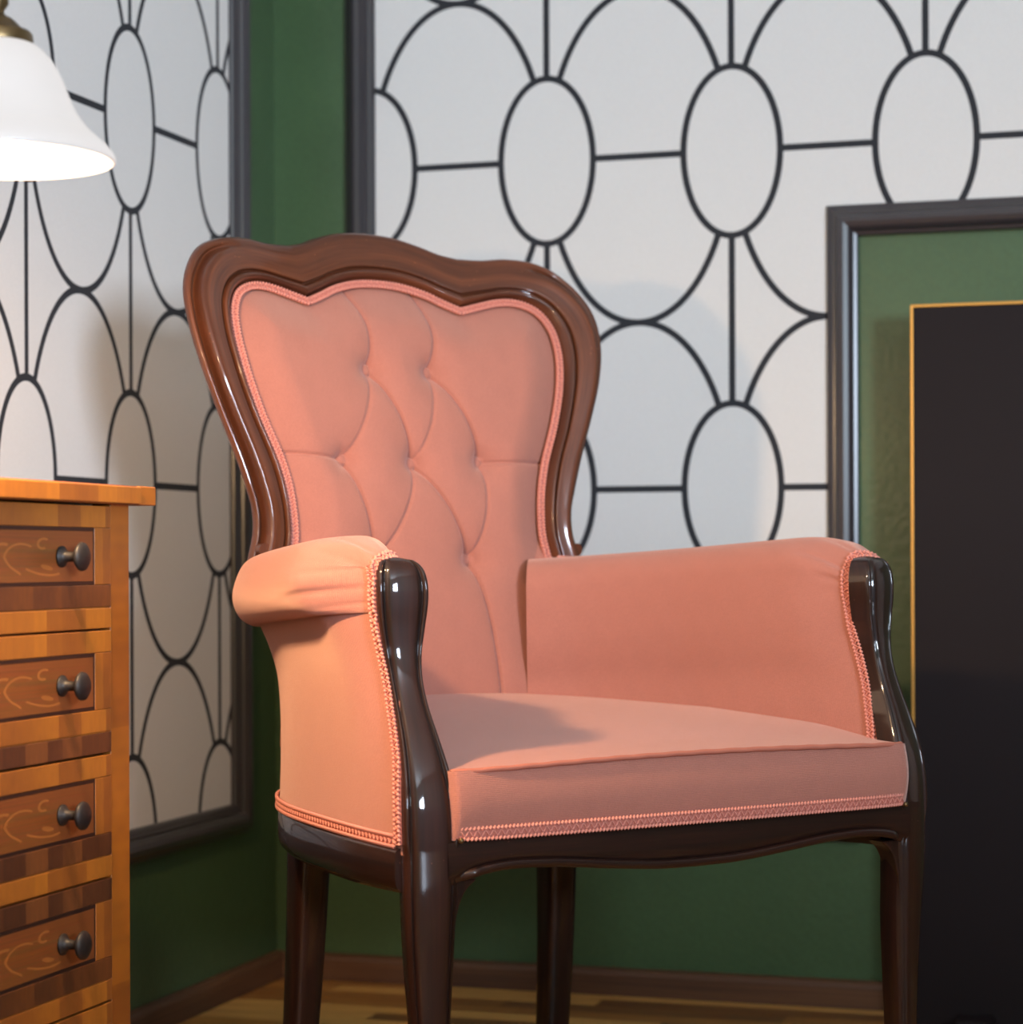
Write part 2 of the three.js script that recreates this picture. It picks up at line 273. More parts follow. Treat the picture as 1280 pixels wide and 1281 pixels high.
// back frame: outer and inner outline of the right half, from the foot up to the crest
const outA = [[.236, .640], [.228, .668], [.2215, .692], [.2215, .720], [.230, .752], [.241, .785], [.262, .840], [.279, .891], [.288, .936], [.287, .974], [.274, 1.004], [.251, 1.029], [.222, 1.041], [.186, 1.045], [.150, 1.042], [.120, 1.0425]];
const outB = [[.120, 1.0425], [.097, 1.0475], [.074, 1.056], [.040, 1.0655], [0, 1.0685]];
const inA = [[.186, .640], [.182, .664], [.177, .690], [.1775, .720], [.181, .748], [.189, .778], [.2085, .828], [.2235, .880], [.2295, .925], [.226, .955], [.214, .976], [.198, .986], [.180, .990], [.160, .989], [.136, .9835], [.1085, .976]];
const inB = [[.1085, .976], [.088, .9845], [.066, .9945], [.034, 1.003], [0, 1.0055]];
function halfLine(A, B, na, nb) {
  const a = new THREE.CatmullRomCurve3(A.map(p => new THREE.Vector3(p[0], p[1], 0)), false, 'centripetal'), mir = B.slice(0, -1).reverse().map(p => [-p[0], p[1]]);
  const b = new THREE.CatmullRomCurve3([...B, ...mir].map(p => new THREE.Vector3(p[0], p[1], 0)), false, 'centripetal');
  const out = []; for (let i = 0; i < na; i++) out.push(a.getPoint(i / na)); for (let i = 0; i <= nb; i++) out.push(b.getPoint(i / nb)); for (let i = na - 1; i >= 0; i--) { const p = a.getPoint(i / na); out.push(new THREE.Vector3(-p.x, p.y, 0)); }
  return out;
}
const NA = 150, NB = 100, OUT = halfLine(outA, outB, NA, NB), INN = halfLine(inA, inB, NA, NB), NP = OUT.length;
{
  const prof = [[0.22, -0.034], [0.10, -0.024], [0, -0.016], [.012, -.0105], [.045, -.007], [.09, -.006], [.135, -.0075], [.16, -.012], [.185, -.0128], [.21, -.010], [.235, -.001], [.27, .0075], [.34, .0095], [.42, .0095], [.52, .008], [.62, .0068], [.70, .0062], [.722, .004], [.735, -.0015], [.752, -.002], [.770, .002], [.79, .0065], [.83, .0085], [.87, .0075], [.91, .004], [.95, -.0005], [1.0, -.007], [1.0, -.018], [.97, -.03], [0.22, -.034]];
  const flatTop = [[0.12, -0.034], [0.02, -0.026], [0, -0.008], [.012, .001], [.045, .005], [.09, .0062], [.135, .0066], [.16, .0068], [.185, .0068], [.21, .0068], [.235, .0068], [.27, .007], [.34, .0072], [.42, .0074], [.52, .0073], [.62, .0068], ...prof.slice(16)];
  let acc = 0; const ul = OUT.map((p, i) => i ? (acc += p.distanceTo(OUT[i - 1])) : 0);
  const dense = 3, m = (prof.length - 1) * dense;
  const at = (tab, v) => { const x = v * (prof.length - 1), i = Math.min(prof.length - 2, Math.floor(x)), t = x - i; return [lerp(tab[i][0], tab[i + 1][0], t), lerp(tab[i][1], tab[i + 1][1], t)]; };
  const pts = (i, v) => {
    const o = OUT[i], q = INN[i], f = Math.min(i, NP - 1 - i) / NA;      // f: 0 foot .. 1 cusp
    const w = smooth(0.70, 0.84, f) , a = at(prof, v), b = at(flatTop, v), aa = lerp(a[0], b[0], w), hh = lerp(a[1], b[1], w);
    const x = lerp(o.x, q.x, aa), y = lerp(o.y, q.y, aa); return [x, y, backZ(x, y) + hh + 0.009, lerp(0, 0.06, aa) + i * 0.0, ul[i]];
  };
  const g = grid(m, NP - 1, (u, v) => pts(Math.round(v * (NP - 1)), u));
  const cap = (i) => { const c = []; for (let k = 0; k < prof.length - 1; k++) c.push(pts(i, k / (prof.length - 1)).slice(0, 3)); return fan(i ? c : c.reverse()); };
  mesh('back_frame', merge([g, cap(0), cap(NP - 1)]), M.mahogany, chair, 'scalloped brown wooden frame around the button back');
  for (const s of [1, -1]) { const q = new THREE.CylinderGeometry(0.0078, 0.0078, 0.024, 24); q.rotateX(Math.PI / 2); q.translate(s * 0.2165, 0.672, backZ(.2165, .672) + 0.002); mesh('scroll', q, M.mahogany, chair); }
}
// braid around the inside of the frame
{
  const path = [], nor = [];
  const c = new THREE.Vector3(0, .8, 0);
  for (let i = 6; i < NP - 6; i++) { const a = INN[i - 2], b = INN[i + 2], t = b.clone().sub(a).normalize(); const n = new THREE.Vector3(-t.y, t.x, 0); const p = INN[i].clone().addScaledVector(n, 0.0045); path.push(new THREE.Vector3(p.x, p.y, backZ(p.x, p.y) + 0.006)); nor.push(new THREE.Vector3(0, 0.25, 1).normalize()); }
  addBraid('back_braid', path, nor, chair, 0.0095);
}
// buttoned back cushion
const BTN = [[-.043, .889], [.043, .889], [-.097, .779], [0, .7755], [.095, .779], [-.066, .660], [.066, .660]];
const quad = (a, c, b) => { const l = []; for (let i = 0; i <= 10; i++) { const t = i / 10; l.push([(1 - t) ** 2 * a[0] + 2 * t * (1 - t) * c[0] + t * t * b[0], (1 - t) ** 2 * a[1] + 2 * t * (1 - t) * c[1] + t * t * b[1]]); } return l; };
const CREASE = [];   // [polyline, weight]
{
  const mid = (a, b, ox, oy) => [(a[0] + b[0]) / 2 + ox, (a[1] + b[1]) / 2 + oy], add = (a, b, ox, oy, w) => CREASE.push([quad(a, mid(a, b, ox, oy), b), w]);
  add(BTN[0], [-.046, .99], .018, .0, 1); add(BTN[1], [.052, .992], .016, 0, 1);
  add(BTN[0], BTN[2], .012, -.004, .45); add(BTN[0], BTN[3], .012, .012, 1); add(BTN[1], BTN[3], .014, -.004, .4); add(BTN[1], BTN[4], .012, .014, 1);
  add(BTN[2], BTN[5], .006, .012, .9); add(BTN[3], BTN[5], .016, -.004, .45); add(BTN[3], BTN[6], .010, .014, 1); add(BTN[4], BTN[6], .016, -.006, .45);
  add(BTN[2], [-.2, .786], 0, .003, .6); add(BTN[4], [.2, .779], 0, .002, .6);
  add(BTN[5], [-.07, .47], .006, 0, .9); add(BTN[6], [.088, .47], .014, 0.02, 1.1);
}
function segDist(px, py, a, b) { const dx = b[0] - a[0], dy = b[1] - a[1], t = clamp(((px - a[0]) * dx + (py - a[1]) * dy) / (dx * dx + dy * dy)); const x = px - a[0] - t * dx, y = py - a[1] - t * dy; return Math.sqrt(x * x + y * y); }
const inner2 = INN.filter((_, i) => i % 3 === 0).map(p => [p.x, p.y]);
function cushionH(x, y) {
  let dn = 1e9; if (y > 0.63) for (let i = 0; i < inner2.length - 1; i++) dn = Math.min(dn, segDist(x, y, inner2[i], inner2[i + 1]));
  // inside test by ray crossing for points above the foot of the frame
  let inside = true; if (y > 0.665) { let c = 0; for (let i = 0; i < inner2.length; i++) { const a = inner2[i], b = inner2[(i + 1) % inner2.length]; if ((a[1] > y) !== (b[1] > y) && x < a[0] + (y - a[1]) / (b[1] - a[1]) * (b[0] - a[0])) c++; } inside = c % 2 === 1; }
  const d = inside ? dn : -dn, below = smooth(0.70, 0.62, y);
  let h = -0.010 + 0.030 * Math.pow(smooth(-0.006, 0.062, Math.max(d, below * 0.05)), 0.8);
  let broad = 0, fine = 0;
  for (const [pl, w] of CREASE) { let m = 1e9; const far = Math.abs(x - pl[5][0]) > 0.12 && Math.abs(y - pl[5][1]) > 0.16; if (far) continue; for (let i = 0; i < 10; i++) m = Math.min(m, segDist(x, y, pl[i], pl[i + 1])); broad = Math.max(broad, w * Math.exp(-m / 0.010)); fine = Math.max(fine, Math.sqrt(w) * Math.exp(-((m / 0.0019) ** 2))); }
  let b = 0, b2 = 0; for (const [bx, by] of BTN) { const r = Math.hypot(x - bx, y - by); b = Math.max(b, Math.exp(-Math.max(0, r - 0.008) / 0.015)); b2 = Math.max(b2, Math.exp(-r / 0.045)); }
  return h - 0.0068 * broad * (0.55 + 0.9 * b2) - 0.0038 * fine - 0.016 * b;
}
{
  const xr = (y) => y < 0.64 ? interp(y, [.42, .66], [.222, .192]) : interp(y, [.64, .70, .75, .80, .85, .90, .94, .975, 1.0, 1.02], [.198, .192, .196, .21, .228, .243, .247, .243, .225, .19]);
  const g = grid(300, 430, (u, v) => { const y = lerp(0.45, 1.02, v), x = (u * 2 - 1) * xr(y); return [x, y, backZ(x, y) + 0.004 + cushionH(x, y), x, y]; });
  mesh('back_cushion', g, M.fabric, chair, 'deep-buttoned salmon pink back');
  for (const [x, y] of BTN) {
    const b = new THREE.SphereGeometry(0.0086, 20, 12); b.scale(1, 1, 0.7); planar(b); b.rotateX(-0.25); b.translate(x, y, backZ(x, y) + cushionH(x, y) + 0.006);
    mesh('button', b, M.fabric, chair);
  }
  // upholstered outside of the back
  const out = grid(60, 60, (u, v) => { const y = lerp(0.385, 1.03, v), w = interp(y, [.385, .60, .66, .72, .85, .93, 1.0, 1.03], [.12, .14, .19, .195, .235, .26, .24, .19]), x = (u * 2 - 1) * w; return [x, y, backZ(x, y) - 0.036 - 0.012 * (1 - (u * 2 - 1) ** 2), x, y]; });
  mesh('back_panel', out, M.fabric, chair);
}
// seat
const seatHalf = z => interp(z, [-.27, -.17, -.02, .12, .24, .30], [.196, .215, .246, .270, .2835, .2845]);
const FZ = x => 0.273 + 0.004 * Math.cos(x / 0.285 * Math.PI / 2);
const pipeY = x => 0.4615 + 0.006 * Math.cos(clamp(x / 0.285, -1, 1) * Math.PI / 2);
{
  const list = [];
  list.push(grid(80, 90, (u, v) => {
    const a = u * 2 - 1, z0 = -0.25, half = seatHalf(lerp(z0, 0.275, v)), x = a * half, z = lerp(z0, FZ(x) - 0.010 * Math.pow(Math.abs(a), 14) * v, v);
    const back = interp(z, [-.27, -.17, -.02, .12, .24], [.491, .4905, .487, .478, .470]), dome = 0.010 * (1 - a * a) * smooth(0.28, 0.0, z);
    let y = back + dome; y = lerp(y, pipeY(x), smooth(0.12, 0.275, z) ** 1.3);
    return [x, y, z, x, z];
  }));
  list.push(grid(100, 20, (u, v) => {
    const a = u * 2 - 1, m = Math.abs(a), x = Math.sign(a) * Math.min(m / 0.94, 1) * 0.2845, ret = clamp((m - 0.94) / 0.06), e = Math.pow(Math.min(m / 0.94, 1), 24);
    const z = FZ(x) + 0.007 * Math.sin(Math.PI * clamp(v * 0.9 + 0.05)) - 0.004 * e - 0.003 - 0.045 * ret; const y = lerp(pipeY(x), 0.3965, v); return [x, y, z, x - Math.sign(a) * 0.045 * ret, y];
  }));
  mesh('seat_cushion', merge(list), M.fabric, chair, 'domed pink seat');
  const pipe = []; for (let i = 0; i <= 60; i++) { const x = lerp(-.2835, .2835, i / 60), e = Math.pow(Math.abs(x / .284), 12); pipe.push(new THREE.Vector3(x, pipeY(x) - 0.001 + 0.00025 * Math.sin(i * 1.7), FZ(x) + 0.0005 - 0.012 * e)); }
  mesh('piping', new THREE.TubeGeometry(new THREE.CatmullRomCurve3(pipe), 120, 0.0026, 8), M.piping, chair, 'corded front edge of the seat');
  const path = [], nor = []; for (let i = 0; i <= 120; i++) { const x = lerp(-.279, .279, i / 120), e = Math.pow(Math.abs(x / .284), 12); path.push(new THREE.Vector3(x, 0.4025, FZ(x) + 0.0015 - 0.008 * e)); nor.push(new THREE.Vector3(0, 0, 1)); }
  addBraid('seat_braid', path, nor, chair, 0.013);
}
// front rail with serpentine lower edge and bead
const railY = x => spline(Math.abs(x), [0, .05, .11, .17, .225, .26, .285], [.3525, .3535, .3585, .3645, .3662, .362, .353]);
{
  const front = x => 0.268 + 0.003 * Math.cos(x / 0.285 * Math.PI / 2);
  const g = grid(80, 14, (u, v) => {
    const x = lerp(-.29, .29, u), z = front(x), top = 0.396, b = railY(x);
    const T = [[top, z - .05], [top, z - .002], [top - .002, z], [lerp(top, b, .5), z + .0015], [b + .010, z + .001], [b + .007, z - .001], [b + .002, z - .0015], [b, z - .003], [b, z - .03], [top, z - .05]];
    const k = v * 9, i = Math.min(8, Math.floor(k)), t = k - i; return [x, lerp(T[i][0], T[i + 1][0], t), lerp(T[i][1], T[i + 1][1], t), lerp(T[i][0], T[i + 1][0], t), x];
  });
  mesh('front_rail', g, M.mahoganyDark, chair, 'dark wooden front rail with serpentine lower edge');
  const pts = []; for (let i = 0; i <= 80; i++) { const x = lerp(-.292, .292, i / 80); pts.push(new THREE.Vector3(x, railY(x) + 0.0042, front(x) + 0.0025 - 0.022 * smooth(.262, .290, Math.abs(x)))); }
  mesh('rail_bead', planarT(new THREE.TubeGeometry(new THREE.CatmullRomCurve3(pts), 160, 0.0046, 12)), M.mahoganyDark, chair);
}
function planarT(g) { const uv = g.attributes.uv; for (let i = 0; i < uv.count; i++) uv.setXY(i, uv.getY(i) * 0.03, uv.getX(i) * 0.6); return g; }
// arms
const CL = [[-.304, .255], [-.303, .22], [-.2985, .16], [-.277, .04], [-.252, -.07], [-.226, -.138], [-.188, -.197], [-.135, -.238]];
const clc = new THREE.CatmullRomCurve3(CL.map(p => new THREE.Vector3(p[0], 0, p[1])), false, 'centripetal');
const zFront = (y, n) => lerp(interp(y, [.39, .43, .47, .52, .57, .62, .667], [.230, .229, .2265, .2126, .196, .183, .178]), interp(y, [.39, .43, .47, .52, .57, .60, .64, .667], [.252, .248, .241, .2185, .2025, .1985, .1985, .190]), smooth(-.012, .012, n));   // inner and outer edge of the cloth at the post
const postHalf = y => spline(-y, [-.6625, -.6615, -.658, -.650, -.636, -.618, -.595, -.570, -.545, -.520, -.490, -.460, -.430, -.400, -.370, -.340, -.310, -.270, -.220, -.160, -.100, -.050, -.015, 0], [.005, .0120, .0180, .0228, .0252, .0250, .0222, .0182, .0162, .0166, .0195, .0232, .0260, .0270, .0270, .0265, .0250, .0225, .0190, .0160, .0140, .0145, .0175, .0175]);
const CL0 = clc.getPointAt(0.13).z;
function armSection(bulge, rear) {                          // list of [n outward, y]; bulge 0 at the post, 1 along the arm
  const k = bulge, top = lerp(0.657, 0.690, Math.pow(k, 0.8)) ;
  const ny = (n, y) => [n, y];
  return [ny(.0285, .384), ny(.0275, .41), ny(.0265, .45), ny(.0268, .50), ny(lerp(.024, .030, k), .55), ny(lerp(.021, .0385, k), .585), ny(lerp(.019, .047, k), .606), ny(lerp(.0185, .0495, k), .6105),
    ny(lerp(.0187, .060, k), .611), ny(lerp(.0195, .072, k), .620), ny(lerp(.020, .0785, k), .637), ny(lerp(.0200, .0765, k), .655), ny(lerp(.018, .066, k), lerp(.648, top - .013, k)), ny(lerp(.012, .048, k), top - .004), ny(lerp(.003, .022, k), top), ny(lerp(-.006, -.006, k), top - .001), ny(lerp(-.013, -.024, k), lerp(.650, top - .009, k)), ny(lerp(-.0175, -.034, k), lerp(.642, top - .024, k)), ny(lerp(-.0185, -.0365, k), lerp(.628, top - .045, k)), ny(lerp(-.0185, -.034, k), .61), ny(lerp(-.019, -.030, k), .575), ny(-.022, .53), ny(-.0235, .48), ny(-.024, .44)];
}
const PLEAT = [[.39, .18], [.43, .27], [.475, .20], [.53, .16], [.585, .20], [.64, .15], [.70, .19], [.755, .13]];   // gathers: place round the roll, length
function armPoint(t, v) {                                    // t along, v around
  const s = t, bul = 1 - Math.pow(1 - clamp(t / 0.22), 2.6), rear = t;
  const sec = armSection(bul, rear), c = clc.getPointAt(lerp(0.13, 1, t)), tan = clc.getTangentAt(lerp(0.13, 1, t)), nx = tan.z, nz = -tan.x; // outward for the left arm
  const k = v * (sec.length - 1), i = Math.min(sec.length - 2, Math.floor(k)), f = k - i, g = j => sec[clamp(j, 0, sec.length - 1)];
  const cr = (a, b, c2, d) => 0.5 * (2 * b + (c2 - a) * f + (2 * a - 5 * b + 4 * c2 - d) * f * f + (3 * b - a - 3 * c2 + d) * f * f * f);
  let n = cr(g(i - 1)[0], g(i)[0], g(i + 1)[0], g(i + 2)[0]), y = cr(g(i - 1)[1], g(i)[1], g(i + 1)[1], g(i + 2)[1]);
  y -= 0.030 * t * smooth(.45, .60, y);
  { const w = postHalf(Math.min(y, .64)) * 0.97, e = 1 - Math.pow(1 - clamp((t - 0.014) / 0.15), 2); n = lerp(clamp(n, -w, w), n, e); }
  // gathered pleats where the roll is pulled in to the post
  const pl = smooth(0.34, 0.05, t) * smooth(-0.02, 0.03, t), roll = smooth(.600, .625, y);
  let dip = 0; PLEAT.forEach(([vc, len], q) => { const w = smooth(len, 0.02, t); dip += w * Math.exp(-(((v - vc - 0.03 * t * (q - 3)) / 0.0075) ** 2)); });
  const pull = smooth(0.008, 0.05, t) * clamp(roll * (0.10 * dip + 0.04 * pl * (1 + Math.sin(v * 64 + 1)) * 0.5), 0, 0.3);
  n = lerp(n, 0.012, pull); y = lerp(y, 0.645, pull * roll);
  const off = nx < 0 ? 1 : -1, front = Math.pow(1 - clamp(t / 0.55), 2) * (zFront(y, n) - CL0);
  return [c.x + off * nx * n, y, c.z + off * nz * n + front, n];
}
{
  const make = side => {
    const U = 150, V = 140, cum = [];
    const g = grid(V, U, (v, t) => { const p = armPoint(t, v); return [p[0] * side, p[1], p[2], t * 0.52, v * 0.62]; });
    if (side < 0) { const a = g.index.array; for (let i = 0; i < a.length; i += 3) { const q = a[i]; a[i] = a[i + 1]; a[i + 1] = q; } g.computeVertexNormals(); }
    const uv = g.attributes.uv; for (let i = 0; i < uv.count; i++) uv.setXY(i, uv.getY(i), uv.getX(i));
    const cap = []; for (let v = 0; v <= V; v += 2) { const p = armPoint(0, v / V); cap.push([p[0] * side, p[1], p[2]]); }
    mesh('arm_upholstery', merge([g, fan(cap)]), M.fabric, chair, 'rolled padded arm in salmon fabric');
    // braid along the post: outer side, over the top, inner side
    const path = [], nor = [];
    for (let v = 0.02; v <= 0.985; v += 0.006) { const p = armPoint(0.010, v), q = armPoint(0.010, v + 0.003), r = armPoint(0.022, v); const P = new THREE.Vector3(...p.slice(0, 3)), e1 = new THREE.Vector3(...q.slice(0, 3)).sub(P), e2 = new THREE.Vector3(...r.slice(0, 3)).sub(P); const nn = e1.cross(e2).normalize(); const outw = new THREE.Vector3(p[0] + 0.304, (p[1] > .64 ? p[1] - .62 : 0), 0); if (nn.dot(outw) < 0) nn.negate(); P.addScaledVector(nn, 0.0008); P.x *= side; nn.x *= side; path.push(P); nor.push(nn); }
    addBraid('arm_braid', path, nor, chair, 0.011);
    // braid along the side rail
    const p2 = [], n2 = [];
    for (let t = 0.015; t <= 0.9; t += 0.01) { const p = armPoint(t, 0.028), q = armPoint(t + 0.01, 0.028); const tx = q[0] - p[0], tz = q[2] - p[2], l = Math.hypot(tx, tz); let nx = tz / l, nz = -tx / l; if (nx > 0) { nx = -nx; nz = -nz; } p2.push(new THREE.Vector3((p[0] + nx * 0.001) * side, 0.396, p[2] + nz * 0.001)); n2.push(new THREE.Vector3(nx * side, 0, nz)); }
    addBraid('side_braid', p2, n2, chair, 0.013);
    // side rail following the same plan
    const R = []; for (let i = 0; i <= 60; i++) { const t = i / 60, c = clc.getPointAt(lerp(0.02, 1, t)), tan = clc.getTangentAt(lerp(0.02, 1, t)); let nx = tan.z, nz = -tan.x; if (nx > 0) { nx = -nx; nz = -nz; } R.push([c.x, c.z, nx, nz]); }
    const sec = [[-.02, .390], [.026, .390], [.0295, .386], [.030, .375], [.030, .362], [.028, .354], [.022, .348], [-.015, .348], [-.02, .390]];
    const rail = grid(sec.length - 1, 60, (u, v) => { const i = Math.round(v * 60), k = Math.round(u * (sec.length - 1)), [x, z, nx, nz] = R[i]; const drop = -0.004 * Math.sin(Math.PI * clamp(v)); return [side * (x + nx * sec[k][0]), sec[k][1] + (sec[k][1] < .37 ? drop : 0), z + nz * sec[k][0], sec[k][1] + sec[k][0], v * 0.5]; });
    const endCap = sec.slice(0, -1).map(([n, y]) => [side * (R[0][0] + R[0][2] * n), y, R[0][1] + R[0][3] * n]);
    mesh('side_rail', merge([rail, fan(endCap)]), M.mahoganyDark, chair);
  };
  make(1); make(-1);
  // rear rail between the back legs
  mesh('rear_rail', grid(4, 20, (u, v) => { const x = lerp(-.15, .15, v), z = -.238 - 0.02 * Math.cos(x / .15 * Math.PI / 2), s = [[.39, .012], [.39, -.018], [.348, -.018], [.348, .012], [.39, .012]][Math.round(u * 4)]; return [x, s[0], z + s[1], s[0], x]; }), M.mahoganyDark, chair);
}
for (const s of [-1, 1]) { const p = [], n = []; for (let i = 0; i <= 20; i++) { const x = lerp(.184, .236, i / 20); p.push(new THREE.Vector3(s * x, .660 - .004 * (i / 20), backZ(x, .66) + .017)); n.push(new THREE.Vector3(0, .5, .86)); } addBraid('arm_braid', p, n, chair, .009); }
// front posts with legs: section swept down a curve
{
  // front face turned 15 degrees outward; fc: z of the middle of the front face, th: thickness, hw: half width
  const ys = [.6625, .6615, .658, .650, .636, .618, .595, .570, .545, .520, .490, .460, .430, .400, .370, .340, .310, .270, .220, .160, .100, .050, .015, 0];
  const fc = [.190, .1970, .2040, .2095, .2125, .2130, .2120, .2130, .2185, .2285, .2430, .2550, .2620, .2645, .2650, .2650, .2640, .2620, .2610, .259, .258, .261, .267, .267];
  const th = [.008, .0160, .0225, .0270, .0290, .0290, .0270, .0250, .0240, .0240, .0255, .0280, .0310, .0340, .0360, .0370, .0370, .0360, .0340, .031, .029, .030, .034, .034];
  const cx = [.304, .304, .304, .304, .304, .304, .304, .304, .304, .304, .304, .3040, .304, .304, .304, .3040, .304, .303, .302, .302, .303, .305, .307, .307];
  const CT15 = Math.cos(15 * Math.PI / 180), ST15 = Math.sin(15 * Math.PI / 180), hwT = y => postHalf(y);
  // section in (a across -1..1, b depth 0 back..1 front); carved grooves near both front corners
  const groove = [[-1, .02], [-1, .35], [-1, .70], [-.995, .80], [-.97, .885], [-.92, .935], [-.86, .945], [-.80, .915], [-.765, .86], [-.73, .85], [-.69, .885], [-.62, .955], [-.50, .99], [-.25, 1], [0, 1.005], [.25, 1], [.50, .99], [.62, .955], [.69, .885], [.73, .85], [.765, .86], [.80, .915], [.86, .945], [.92, .935], [.97, .885], [.995, .80], [1, .70], [1, .35], [1, .02], [.9, 0], [0, 0], [-.9, 0], [-1, .02]];
  const plain = groove.map(([a, b]) => { const m = Math.max(Math.abs(a), Math.abs(b * 2 - 1)); const r = Math.hypot(a, b * 2 - 1), k = Math.min(1, Math.pow(1 / (Math.pow(Math.abs(a), 3.2) + Math.pow(Math.abs(b * 2 - 1), 3.2)), 1 / 3.2)); return [a * k, (b * 2 - 1) * k * .5 + .5]; });
  const make = (side) => {
    const build = (y0, y1, n, capTop, capBot) => {
      const L = groove.length - 1, pt = (k, y) => {
        const Y = -y, X = ys.map(q => -q), f = spline(Y, X, fc), d = spline(Y, X, th), w = hwT(y), c = spline(Y, X, cx), carve = smooth(.375, .40, y) , s = [lerp(plain[k][0], groove[k][0], carve), lerp(plain[k][1], groove[k][1], carve)];
        const q = (s[1] - 1) * d, e = s[0] * w; return [side * (c + e * CT15 + q * ST15), y, f - e * ST15 + q * CT15, e + s[1] * .03, y];
      };
      const g = grid(L, n, (u, v) => pt(Math.round(u * L), lerp(y0, y1, v)));
      const parts = [g];
      if (side < 0) { } else { const a = g.index.array; for (let i = 0; i < a.length; i += 3) { const q = a[i]; a[i] = a[i + 1]; a[i + 1] = q; } g.computeVertexNormals(); }
      for (const [on, y] of [[capTop, y0], [capBot, y1]]) if (on) { const c = []; for (let k = 0; k < L; k++) c.push(pt(k, y).slice(0, 3)); parts.push(fan(c)); }
      return merge(parts);
    };
    mesh('arm_post', build(.6625, .345, 120, true, false), M.mahoganyDark, chair, 'carved glossy arm post');
    mesh('leg', build(.345, 0, 60, false, true), M.mahoganyDark, chair);
    // bracket ear beside the knee
    const ear = new THREE.Shape(); ear.moveTo(0, 0); ear.lineTo(.026, 0); ear.quadraticCurveTo(.006, -.008, .002, -.05); ear.lineTo(-.01, -.05); ear.lineTo(-.01, 0); ear.closePath();
    const eg = new THREE.ExtrudeGeometry(ear, { depth: .02, bevelEnabled: true, bevelSize: .002, bevelThickness: .002, bevelSegments: 2 }); planar(eg); if (side > 0) eg.rotateY(Math.PI); eg.translate(side * .283, .357, side > 0 ? .262 : .240);
    mesh('bracket', eg, M.mahoganyDark, chair);
    const nail = new THREE.SphereGeometry(.0028, 12, 8); nail.translate(side * .279, .397, .274); mesh('nail', nail, M.brass, chair, 'small brass upholstery nail');
    // rear legs
    const rg = grid(24, 20, (u, v) => { const a = u * 2 * Math.PI, y = lerp(.40, 0, v), w = lerp(.0225, .0155, v), k = Math.pow(1 / (Math.abs(Math.cos(a)) ** 5 + Math.abs(Math.sin(a)) ** 5), 1 / 5); const cx2 = lerp(.170, .178, v), cz = lerp(-.232, -.262, v * v); return [side * (cx2 + w * k * Math.cos(a)), y, cz + w * k * Math.sin(a), w * a, y]; }, { closeU: true });
    mesh('leg', rg, M.mahoganyDark, chair);
  };
  make(-1); make(1);
}

